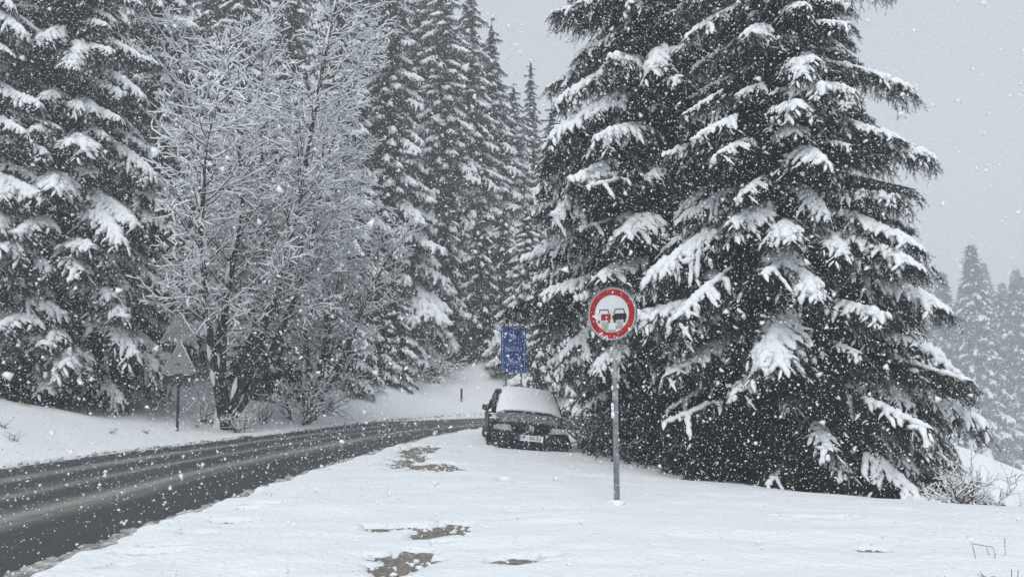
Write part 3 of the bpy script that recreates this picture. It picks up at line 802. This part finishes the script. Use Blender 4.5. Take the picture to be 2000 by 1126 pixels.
snow_blobs('snow_mound', [(.0, .0, .0), (.05, -.05, -.01)], [(.12, .12, .035), (.10, .08, .025)], S, 8)
st = [(-.02, -.030, z_) for z_ in (1.02, 1.06, 1.10, 1.30, 1.50, 1.75, 1.62)]
snow_blobs('snow_on_post', st + [(-.015, -.03, .985)], [(.022, .014, .030)] * 7 + [(.03, .02, .05)], S, 6)
# old sticker remnants on the post
for z_, h_ in ((1.16, .10), (1.42, .07), (1.62, .12)):
    V, T = tube(np.array([(0, 0, z_), (0, 0, z_ + h_)]), .0355, 18, cap=False); obj('sticker', mesh_np('sticker', V, T, M['sticker']), S)

# ------------------------------------------------------------------ two triangular signs seen from behind
M['sign_back'] = mat('grey_sign_back', (0.24, 0.25, 0.26), .6, metal=.1, noise=.35, nscale=6)
M['dark_back'] = mat('dark_plate_back', (0.035, 0.037, 0.04), .6, noise=.3, nscale=8)
p = at(347, 824, 20.6); zt = gz(p.x, p.y)
S = empty('triangular_road_signs', (p.x, p.y, zt), R(4)); S.rotation_euler = (0, R(-1.5), R(4))
tag(S, 'two triangular signs and narrow plate on one post, seen from behind on left bank', 'road sign')
hz = lambda py: at(345, py, 20.6).z - zt
pole('post', .035, hz(612), M['dark_back'], S)
def tri(zb, w_, h_, dx):
    prism('triangle_panel', [(dx - w_ / 2, zb), (dx + w_ / 2, zb), (dx + .02, zb + h_), (dx - .02, zb + h_)], -.065, -.050, M['sign_back'], S)
    boxm('clamp', (0, -.02, zb + h_ * .3), (.16, .09, .03), M['dark_back'], S); 
    sn = tube(np.array([(dx - w_ / 2, -.057, zb), (dx - w_ * .25, -.057, zb + h_ * .5), (dx, -.057, zb + h_)]) + np.array([0, 0, .02]), [.006, .012, .02], 6, flat=(1, .5))
    s2 = tube(np.array([(dx + .02, -.057, zb + h_), (dx + w_ * .25, -.057, zb + h_ * .5), (dx + w_ / 2, -.057, zb)]) + np.array([.01, 0, .02]), [.03, .03, .012], 6, flat=(1, .5))
    V, T = merge([sn, s2]); obj('snow', mesh_np('snow', V, T, M['tree_snow']), S)
tri(hz(666), .96, hz(612) - hz(666), 0); tri(hz(730), .92, hz(668) - hz(730), .02)
boxm('narrow_plate', (0, -.057, hz(740)), (.80, .015, .21), M['dark_back'], S); boxm('sticker', (.30, -.067, hz(741)), (.07, .004, .07), M['white_p'], S)
boxm('clamp', (0, -.02, hz(740)), (.16, .09, .03), M['dark_back'], S)
snow_blobs('snow', [(-.2, -.05, hz(732)), (.25, -.05, hz(732)), (-.02, -.04, .06)], [(.15, .03, .015), (.12, .03, .015), (.05, .05, .03)], S, 3)

# ------------------------------------------------------------------ tall blue sign
M['blue_p'] = mat('sign_blue', (0.007, 0.050, 0.25), .5, noise=.3, nscale=5)
M['ink_p'] = mat('sign_lettering', (0.40, 0.48, 0.62), .5, noise=.4, nscale=18)
D = 22.5; p = at(1003, 728, D); p2 = at(1003, 636, D); zt = gz(p.x, p.y); wB = 49 / F * D; zb, ztp = p.z - zt, p2.z - zt; hB = ztp - zb
S = empty('blue_road_sign', (p.x, p.y, zt)); tag(S, 'tall blue rectangular information sign with pale lettering behind the parked car', 'road sign')
for sx in (-.22, .22): pole('post', .035, ztp - .1, M['steel'], S, (sx, .06, 0))
boxm('panel', (0, 0, (zb + ztp) / 2), (wB, .03, hB), M['blue_p'], S)
yb = -.0155
for cx, c2, w_, h_ in ((0, ztp - .045, wB - .09, .014), (0, zb + .045, wB - .09, .014), (-wB / 2 + .045, (zb + ztp) / 2, .014, hB - .104), (wB / 2 - .045, (zb + ztp) / 2, .014, hB - .104)):
    boxm('border_line', (cx, yb, c2), (w_, .004, h_), M['ink_p'], S)
text('lettering', 'AIIIOOLA', .17, M['ink_p'], S, (0, yb, ztp - hB * .50), sx=.72)
text('lettering', 'USIIHOS', .16, M['ink_p'], S, (0, yb, ztp - hB * .78), sx=.72)
prism('emblem', [(-.11, ztp - .36), (-.08, ztp - .26), (-.02, ztp - .28), (-.012, ztp - .12), (.012, ztp - .12), (.02, ztp - .28), (.05, ztp - .27), (.09, ztp - .36), (.05, ztp - .33), (.015, ztp - .40), (-.02, ztp - .40), (-.04, ztp - .33)], yb - .002, yb + .002, M['ink_p'], S)
V, T = tube(np.array([(-wB / 2, 0, ztp), (-wB / 4, 0, ztp + .01), (0, 0, ztp), (wB / 4, 0, ztp + .01), (wB / 2, 0, ztp)]), [.02, .05, .045, .05, .02], 7, flat=(1.1, .3))
obj('snow', mesh_np('snow', V, T, M['tree_snow']), S)
snow_blobs('snow_clot', [(-.17, yb, zb + .50), (-.14, yb, zb + .45), (.15, yb, zb + .42), (.20, yb, zb + .45), (-.2, yb, zb + .08)], [(.07, .012, .05), (.04, .012, .06), (.07, .012, .06), (.06, .012, .05), (.05, .012, .05)], S, 9)

# roadside marker post by the slope
x, y, z = spot(903, 38.5)
S = empty('marker_post', (x, y, z)); tag(S, 'short dark roadside marker post on the snowy slope beyond the bend', 'post')
pole('shaft', .05, .62, M['dark_back'], S, z0=-.2, n=8); snow_blobs('snow_cap', [(0, 0, .64)], [(.07, .07, .045)], S)

# ------------------------------------------------------------------ parked car
M['paint'] = mat('dark_car_paint', (0.008, 0.009, 0.013), .38, spec=.3, coat=.0, noise=.3, nscale=10)
M['trim'] = mat('black_plastic', (0.012, 0.012, 0.013), .6)
M['glass'] = mat('dark_window', (0.015, 0.017, 0.02), .12, spec=.6)
M['lamp'] = mat('headlight_lens', (0.38, 0.38, 0.34), .2, spec=.6, noise=.3, nscale=20)
M['chrome'] = mat('chrome_badge', (0.6, 0.62, 0.65), .25, metal=.9)
M['plate'] = mat('number_plate_white', (0.75, 0.76, 0.78), .5)
M['pblue'] = mat('number_plate_blue', (0.03, 0.08, 0.35), .5)
M['tyre'] = mat('tyre_rubber', (0.015, 0.015, 0.015), .85)
M['hood_frost'] = mat('thin_wet_snow_film', (0.05, 0.055, 0.06), .6, noise=.5, nscale=14, color2=(.24, .25, .26))
fx, fD = 0.36, 17.1
CAR = empty('parked_car', (fx, fD, -0.27)); CAR.rotation_euler = (0, R(5.2), R(4.6)); CAR.scale = (1.03, 1, 1.06)
tag(CAR, 'dark hatchback parked nose-first beside the bend, snow covering its windscreen and roof', 'car')
def loft(name, st, m, parent, half, closed=True):
    """half(station)-> list of (x,z) from bottom centre to top centre; mirrored"""
    V = []; rings = []
    for s in st:
        h = half(s); ringp = [(-x_, s[0], z_) for x_, z_ in h[::-1][:-1]] + [(x_, s[0], z_) for x_, z_ in h[:]]
        if h[-1][0] != 0: pass
        rings.append(len(ringp)); V += ringp
    k = rings[0]; Q = []
    for i in range(len(st) - 1):
        for j in range(k): Q.append((i * k + j, i * k + (j + 1) % k, (i + 1) * k + (j + 1) % k, (i + 1) * k + j))
    me = bpy.data.meshes.new(name); me.from_pydata(V, [], Q + [tuple(range(k))[::-1], tuple(range((len(st) - 1) * k, len(st) * k))])
    me.materials.append(m)
    for p_ in me.polygons: p_.use_smooth = True
    o = obj(name, me, parent)
    md = o.modifiers.new('sub', 'SUBSURF'); md.levels = 1; md.render_levels = 2
    return o
def half_body(s):
    y_, hw, zb_, zt_ = s
    zm = zb_ + (zt_ - zb_) * .5
    return [(0, zb_), (hw * .80, zb_), (hw * .96, zb_ + .05), (hw, zm), (hw * .985, zt_ - .10), (hw * .93, zt_ - .025), (hw * .5, zt_ + .015), (0, zt_ + .025)]
body = loft('body', [(-.02, .60, .30, .56), (0, .72, .24, .60), (.05, .79, .22, .67), (.14, .83, .2, .755), (.5, .85, .2, .845), (1.1, .86, .2, .93), (2.0, .865, .2, .95), (3.2, .86, .2, .96), (3.9, .84, .22, .98), (4.2, .80, .25, .93), (4.3, .70, .35, .70)], M['paint'], CAR, half_body)
def half_cab(s):
    y_, hb, ht, zt_ = s
    return [(0, .88), (hb * .9, .88), (hb, .92), ((hb + ht) / 2 + .01, (.92 + zt_) / 2), (ht + .015, zt_ - .05), (ht * .85, zt_ - .008), (0, zt_ + .012)]
loft('cabin', [(1.0, .76, .74, .97), (1.1, .79, .76, 1.0), (1.75, .80, .65, 1.375), (2.1, .80, .64, 1.43), (3.1, .80, .64, 1.43), (3.8, .79, .64, 1.30), (4.15, .76, .66, .98)], M['glass'], CAR, half_cab)
def half_roof(s):
    y_, hb, ht, zt_ = s
    return [(0, zt_ - .03), (ht * .9, zt_ - .05), (ht + .02, zt_ - .05), (ht + .02, zt_ - .02), (ht * .85, zt_ + .012), (0, zt_ + .03)]
loft('roof', [(1.62, 0, .665, 1.33), (1.78, 0, .66, 1.385), (2.1, 0, .645, 1.435), (3.1, 0, .645, 1.435), (3.6, 0, .645, 1.36)], M['paint'], CAR, half_roof)
# pillars
for sx in (-1, 1):
    V, T = tube(np.array([(sx * .79, 1.02, .95), (sx * .70, 1.45, 1.20), (sx * .665, 1.80, 1.39)]), .032, 6); obj('windscreen_pillar', mesh_np('windscreen_pillar', V, T, M['paint']), CAR)
    V, T = tube(np.array([(sx * .812, 2.15, .93), (sx * .615, 2.2, 1.41)]), .03, 6); obj('door_pillar', mesh_np('door_pillar', V, T, M['paint']), CAR)
    V, T = tube(np.array([(sx * .812, 3.15, .93), (sx * .615, 3.1, 1.41)]), .04, 6); obj('door_pillar', mesh_np('door_pillar', V, T, M['paint']), CAR)
    # doors as slightly proud skins with handle
    for (ya, yb2) in ((1.18, 2.14), (2.17, 3.05)):
        dd = boxm('door', (sx * .862, (ya + yb2) / 2, .63), (.02, yb2 - ya, .56), M['paint'], CAR, bevel=.009)
        boxm('handle', (sx * .016, .33 * (1), .17), (.02, .16, .03), M['trim'], dd, bevel=.006)
    mr = boxm('wing_mirror', (sx * .93, 1.28, 1.00), (.20, .12, .13), M['trim'], CAR, bevel=.035)
    snow_blobs('snow', [(0, 0, .07)], [(.09, .06, .03)], mr, 2)
    hl = prism('headlight', [(sx * a, b) for a, b in ([(.40, .585), (.74, .600), (.775, .655), (.74, .705), (.46, .715)][::(-1 if sx > 0 else 1)])], -.012, .10, M['lamp'], CAR)
    md = hl.modifiers.new('bevel', 'BEVEL'); md.width = .012; md.segments = 2
    ring('reflector', .02, .045, -.018, -.010, M['chrome'], hl, 20, sx * .56, .65)
    ind = boxm('indicator', (sx * .765, .055, .645), (.05, .10, .08), M['lamp'], CAR, bevel=.01, rot=(0, 0, sx * .5))
    boxm('fog_lamp', (sx * .56, -.035, .335), (.15, .03, .07), M['trim'], CAR, bevel=.01)
    for wy in (.80, 3.35):
        W = empty('wheel', (0, 0, 0)); W.parent = CAR; W.location = (sx * .775, wy, .30)
        V, T = [], None
        me = bpy.data.meshes.new('tyre'); k = 32; prof = [(-.095, .20), (-.10, .27), (-.085, .30), (.085, .30), (.10, .27), (.095, .20)]
        Vv = [(a, r_ * math.cos(2 * math.pi * i / k), r_ * math.sin(2 * math.pi * i / k)) for i in range(k) for a, r_ in prof]
        me.from_pydata(Vv, [], [(i * 6 + j, i * 6 + (j + 1) % 6, ((i + 1) % k) * 6 + (j + 1) % 6, ((i + 1) % k) * 6 + j) for i in range(k) for j in range(6)]); me.materials.append(M['tyre'])
        obj('tyre', me, W)
        V, T = tube(np.array([(-.07, 0, 0), (.07, 0, 0)]), .205, 20); obj('rim', mesh_np('rim', V, T, M['steel'], smooth=False), W)
    V, T = tube(np.array([(sx * .868, .80 + .37 * math.cos(a), .31 + .37 * math.sin(a)) for a in np.linspace(-.1, math.pi + .1, 14)]), .022, 6); obj('wheel_arch', mesh_np('wheel_arch', V, T, M['trim']), CAR)
# grille, bumper, plate, badge
gr = boxm('grille', (0, -.022, .655), (.74, .03, .095), M['trim'], CAR, bevel=.006)
for i in range(4): boxm('grille_slat', (0, -.018, -.035 + .023 * i), (.72, .014, .008), M['paint'], gr)
boxm('bumper', (0, -.045, .475), (1.46, .09, .15), M['trim'], CAR, bevel=.03)
boxm('lower_intake', (0, -.030, .315), (.80, .03, .09), M['trim'], CAR, bevel=.008)
bd = ring('badge', .048, .058, -.056, -.044, M['chrome'], CAR, 28, 0, .665)
prism('badge_mark', [(-.040, .697), (-.022, .634), (-.006, .664), (.006, .664), (.022, .634), (.040, .697), (.030, .697), (.020, .657), (.010, .680), (-.010, .680), (-.020, .657), (-.030, .697)], -.054, -.046, M['chrome'], bd)
snow_blobs('badge_snow', [(-.02, -.05, .69), (.03, -.05, .66)], [(.03, .01, .02), (.02, .01, .025)], CAR, 12)
pl = boxm('number_plate', (0, -.100, .475), (.52, .012, .115), M['plate'], CAR, bevel=.003)
boxm('blue_band', (-.240, -.008, 0), (.036, .004, .108), M['pblue'], pl)
text('characters', 'PP', .11, M['black_p'], pl, (-.160, -.0075, 0), sx=.78); text('characters', '503-EU', .11, M['black_p'], pl, (.085, -.0075, 0), sx=.78)
prism('shield', [(-.078, .012), (-.060, .012), (-.060, -.008), (-.069, -.020), (-.078, -.008)], -.0095, -.0055, M['pblue'], pl)
# frosted bonnet skin, proud of the body
hood = []
yy = np.linspace(.20, 1.0, 9); xx = np.linspace(-.70, .70, 11)
V = []; 
for y_ in yy:
    zt_ = np.interp(y_, [.14, .5, 1.1], [.755, .845, .93])
    for x_ in xx: V.append((x_, y_, zt_ + .034 - .045 * (abs(x_) / .8) ** 2.4 - (.02 if y_ < .21 else 0)))
Q = [(i * 11 + j, i * 11 + j + 1, (i + 1) * 11 + j + 1, (i + 1) * 11 + j) for i in range(8) for j in range(10)]
o = obj('bonnet', mesh_np('bonnet', V, Q, M['hood_frost']), CAR); md = o.modifiers.new('t', 'SOLIDIFY'); md.thickness = .012; md.offset = -1
# thick snow blanket over windscreen and roof
rng = np.random.RandomState(2)
ys2 = np.array([.98, 1.02, 1.1, 1.25, 1.45, 1.65, 1.82, 2.0, 2.3, 2.7, 3.1, 3.5, 3.7])
zt2 = np.interp(ys2, [.98, 1.1, 1.75, 2.1, 3.1, 3.8], [.955, 1.02, 1.385, 1.44, 1.44, 1.31])
hw2 = np.interp(ys2, [.98, 1.1, 1.8, 2.1, 3.7], [.74, .76, .66, .65, .65])
V = []; NX = 15
for y_, zt_, hw_ in zip(ys2, zt2, hw2):
    for j in range(NX):
        f = -1 + 2 * j / (NX - 1); e = abs(f) ** 6
        th = .075 * (1 - e) + .004 * rng.uniform(-1, 1)
        if y_ < 1.0: th = .03
        V.append(((f * hw_ * (1.07 if f > 0 else .985)) + .006 * rng.uniform(-1, 1), y_ - th * .6 * (y_ < 1.9), zt_ + th - .045 * (f * f)))
n = len(ys2)
Q = [(i * NX + j, i * NX + j + 1, (i + 1) * NX + j + 1, (i + 1) * NX + j) for i in range(n - 1) for j in range(NX - 1)]
o = obj('snow_blanket', mesh_np('snow_blanket', V, Q, M['tree_snow']), CAR)
md = o.modifiers.new('t', 'SOLIDIFY'); md.thickness = .07; md.offset = -1; md = o.modifiers.new('sub', 'SUBSURF'); md.levels = 1; md.render_levels = 1
for sx in (-.30, .35):
    V, T = tube(np.array([(sx - .26, .975, .975), (sx + .05, .96, .975), (sx + .20, .975, .972)]), .006, 5); obj('wiper', mesh_np('wiper', V, T, M['trim']), CAR)
snow_blobs('wing_snow', [(-.78, .55, .81), (-.77, .75, .84), (-.75, .95, .875), (-.76, .4, .79)], [(.05, .15, .02), (.05, .15, .02), (.05, .15, .02), (.04, .10, .015)], CAR, 5)

# ------------------------------------------------------------------ grass, weeds and stalks poking through the snow
def tuft(x, y, s, label, seed, n=14, group=None):
    rng = np.random.RandomState(seed); P = []
    for i in range(n):
        a = rng.uniform(0, 6.28); l = s * rng.uniform(.4, 1); ln_ = rng.uniform(.1, .8); t = np.linspace(0, 1, 5)[:, None]
        b = np.array([rng.uniform(-.12, .12) * s * 2, rng.uniform(-.12, .12) * s * 2, -.03])
        P.append(tube(b + np.array([math.cos(a) * ln_, math.sin(a) * ln_, 1]) * l * t + np.array([math.cos(a), math.sin(a), -.6]) * l * .4 * t ** 3, np.linspace(.0045, .0015, 5) * (1 + .4 * (y > 12)), 3))
    V, T = merge(P)
    o = obj('grass_tuft', mesh_np('grass_tuft', V, T, M['grass'], smooth=False), None, (x, y, gz(x, y)))
    return tag(o, label, 'grass tuft', group)
GT = 'dead grass tufts poking through the snow'
for i, (px, py, s, lb) in enumerate([(50, 792, .40, 'upright dead grass tuft on the crest of the left bank'), (25, 862, .30, 'dead grass tuft low on the left bank near the photo edge'), (10, 838, .28, 'thin bent grass at the very left edge of the bank'),
                                     (218, 848, .22, 'small dark weed on the bank left of the triangular signs'), (384, 834, .22, 'small weed on the bank just right of the triangular signs post'), (286, 846, .16, 'tiny weed between the bank weeds and the triangular signs'),
                                     (1860, 1115, .10, 'small grass tips in the lower right corner, leftmost of that patch'), (1925, 1105, .09, 'small grass tips in the lower right corner, middle of that patch'), (1940, 1118, .14, 'grass blades by the tall stalks in the lower right corner')]):
    if px < 1000:
        D = 13.6 + 0 * px if px < 100 else 18.3
        # walk along the ray until it meets the bank
        for D in np.arange(9, 30, .1):
            q = at(px, py, D)
            if gz(q.x, q.y) >= q.z: break
    else:
        X, Y = ground_px(px, py, 0.05); D = Y; q = Vector((X, Y, 0))
    tuft(q.x, q.y, s, lb, 300 + i, 12, GT)
def stalk(pts, label, r=.0028):
    X, Y = pts[0][0], pts[0][1]
    P = np.array(pts); g0 = gz(X, Y); P = P - np.array([X, Y, 0])
    V, T = tube(P, r, 4); o = obj('dry_stalk', mesh_np('dry_stalk', V, T, M['grass'], smooth=False), None, (X, Y, g0)); tag(o, label, 'dry stalk', 'dry stalks in the right foreground')
X, Y = ground_px(1905, 1070, .05); k = Y / F
stalk([(X, Y, -.02), (X - 5 * k, Y, 22 * k), (X - 4 * k, Y, 26 * k), (X + 33 * k, Y, 20 * k), (X + 37 * k, Y, 8 * k), (X + 37 * k, Y + .02, -.02)], 'dry stalk bent over into a square arch on the right of the snow field')
X, Y = ground_px(1962, 1060, .05); stalk([(X, Y, -.02), (X, Y, 16 * k), (X + .005, Y, 32 * k)], 'single straight dry stalk right of the bent arch-shaped one')
X, Y = ground_px(1932, 1063, .05); stalk([(X, Y, -.02), (X - 6 * k, Y, 14 * k)], 'short leaning twig under the arch-shaped stalk')
X, Y = ground_px(1975, 1121, .05); k = Y / F
stalk([(X, Y, -.02), (X + .004, Y, 34 * k)], 'taller thin stalk in the lower right corner'); stalk([(X + 8 * k, Y, -.02), (X + 14 * k, Y, 33 * k)], 'leaning thin stalk in the lower right corner, rightmost')

# ------------------------------------------------------------------ falling snow
rng = np.random.RandomState(12)
NF = 215000
Dd = (rng.rand(NF)) ** (1 / 2.9) * 15.5 + .5
Xf = rng.uniform(-.76, .76, NF) * (Dd + .5); Zf = CAMZ + rng.uniform(-.30, .60, NF) * (Dd + .3)
okm = Zf > -.1
okm &= np.hypot(Xf, Dd) > .5
Dd, Xf, Zf = Dd[okm], Xf[okm], Zf[okm]; n = len(Dd)
OV = np.array([(1, 1, 1), (-1, -1, 1), (-1, 1, -1), (1, -1, -1)], float) * .85
OT = np.array([(0, 2, 1), (0, 1, 3), (0, 3, 2), (1, 2, 3)])
q = norm(rng.normal(size=(n, 4))); w_, x_, y_, z_ = q.T
Rm = np.stack([1 - 2 * (y_ ** 2 + z_ ** 2), 2 * (x_ * y_ - z_ * w_), 2 * (x_ * z_ + y_ * w_), 2 * (x_ * y_ + z_ * w_), 1 - 2 * (x_ ** 2 + z_ ** 2), 2 * (y_ * z_ - x_ * w_),
               2 * (x_ * z_ - y_ * w_), 2 * (y_ * z_ + x_ * w_), 1 - 2 * (x_ ** 2 + y_ ** 2)], 1).reshape(n, 3, 3)
s = np.clip(rng.lognormal(math.log(.0034), .45, n), .0016, .0090)
S3 = np.stack([s * rng.uniform(1.0, 1.7, n), s * rng.uniform(.8, 1.2, n), s * rng.uniform(.6, 1.0, n)], 1)
Vf = OV[None] * (1 + .3 * rng.uniform(-1, 1, (n, 4, 1))) * S3[:, None]
Vf = np.einsum('nij,nkj->nki', Rm, Vf) + np.stack([Xf, Dd, Zf], 1)[:, None]
o = obj('falling_snow', mesh_np('falling_snow', Vf.reshape(-1, 3), (OT[None] + (np.arange(n) * 4)[:, None, None]).reshape(-1, 3), M['flake'], smooth=True))
tag(o, kind='stuff')

# ------------------------------------------------------------------ haze: snow-filled air
mh = bpy.data.materials.new('snowy_air'); mh.use_nodes = True; n_ = mh.node_tree; n_.nodes.clear()
pv = n_.nodes.new('ShaderNodeVolumePrincipled'); pv.inputs['Color'].default_value = (.90, .93, .96, 1); pv.inputs['Density'].default_value = .0040; pv.inputs['Anisotropy'].default_value = .25
oo = n_.nodes.new('ShaderNodeOutputMaterial'); n_.links.new(pv.outputs[0], oo.inputs['Volume'])
hb = boxm('haze', (0, 130, 13), (540, 400, 70), mh); tag(hb, kind='stuff')
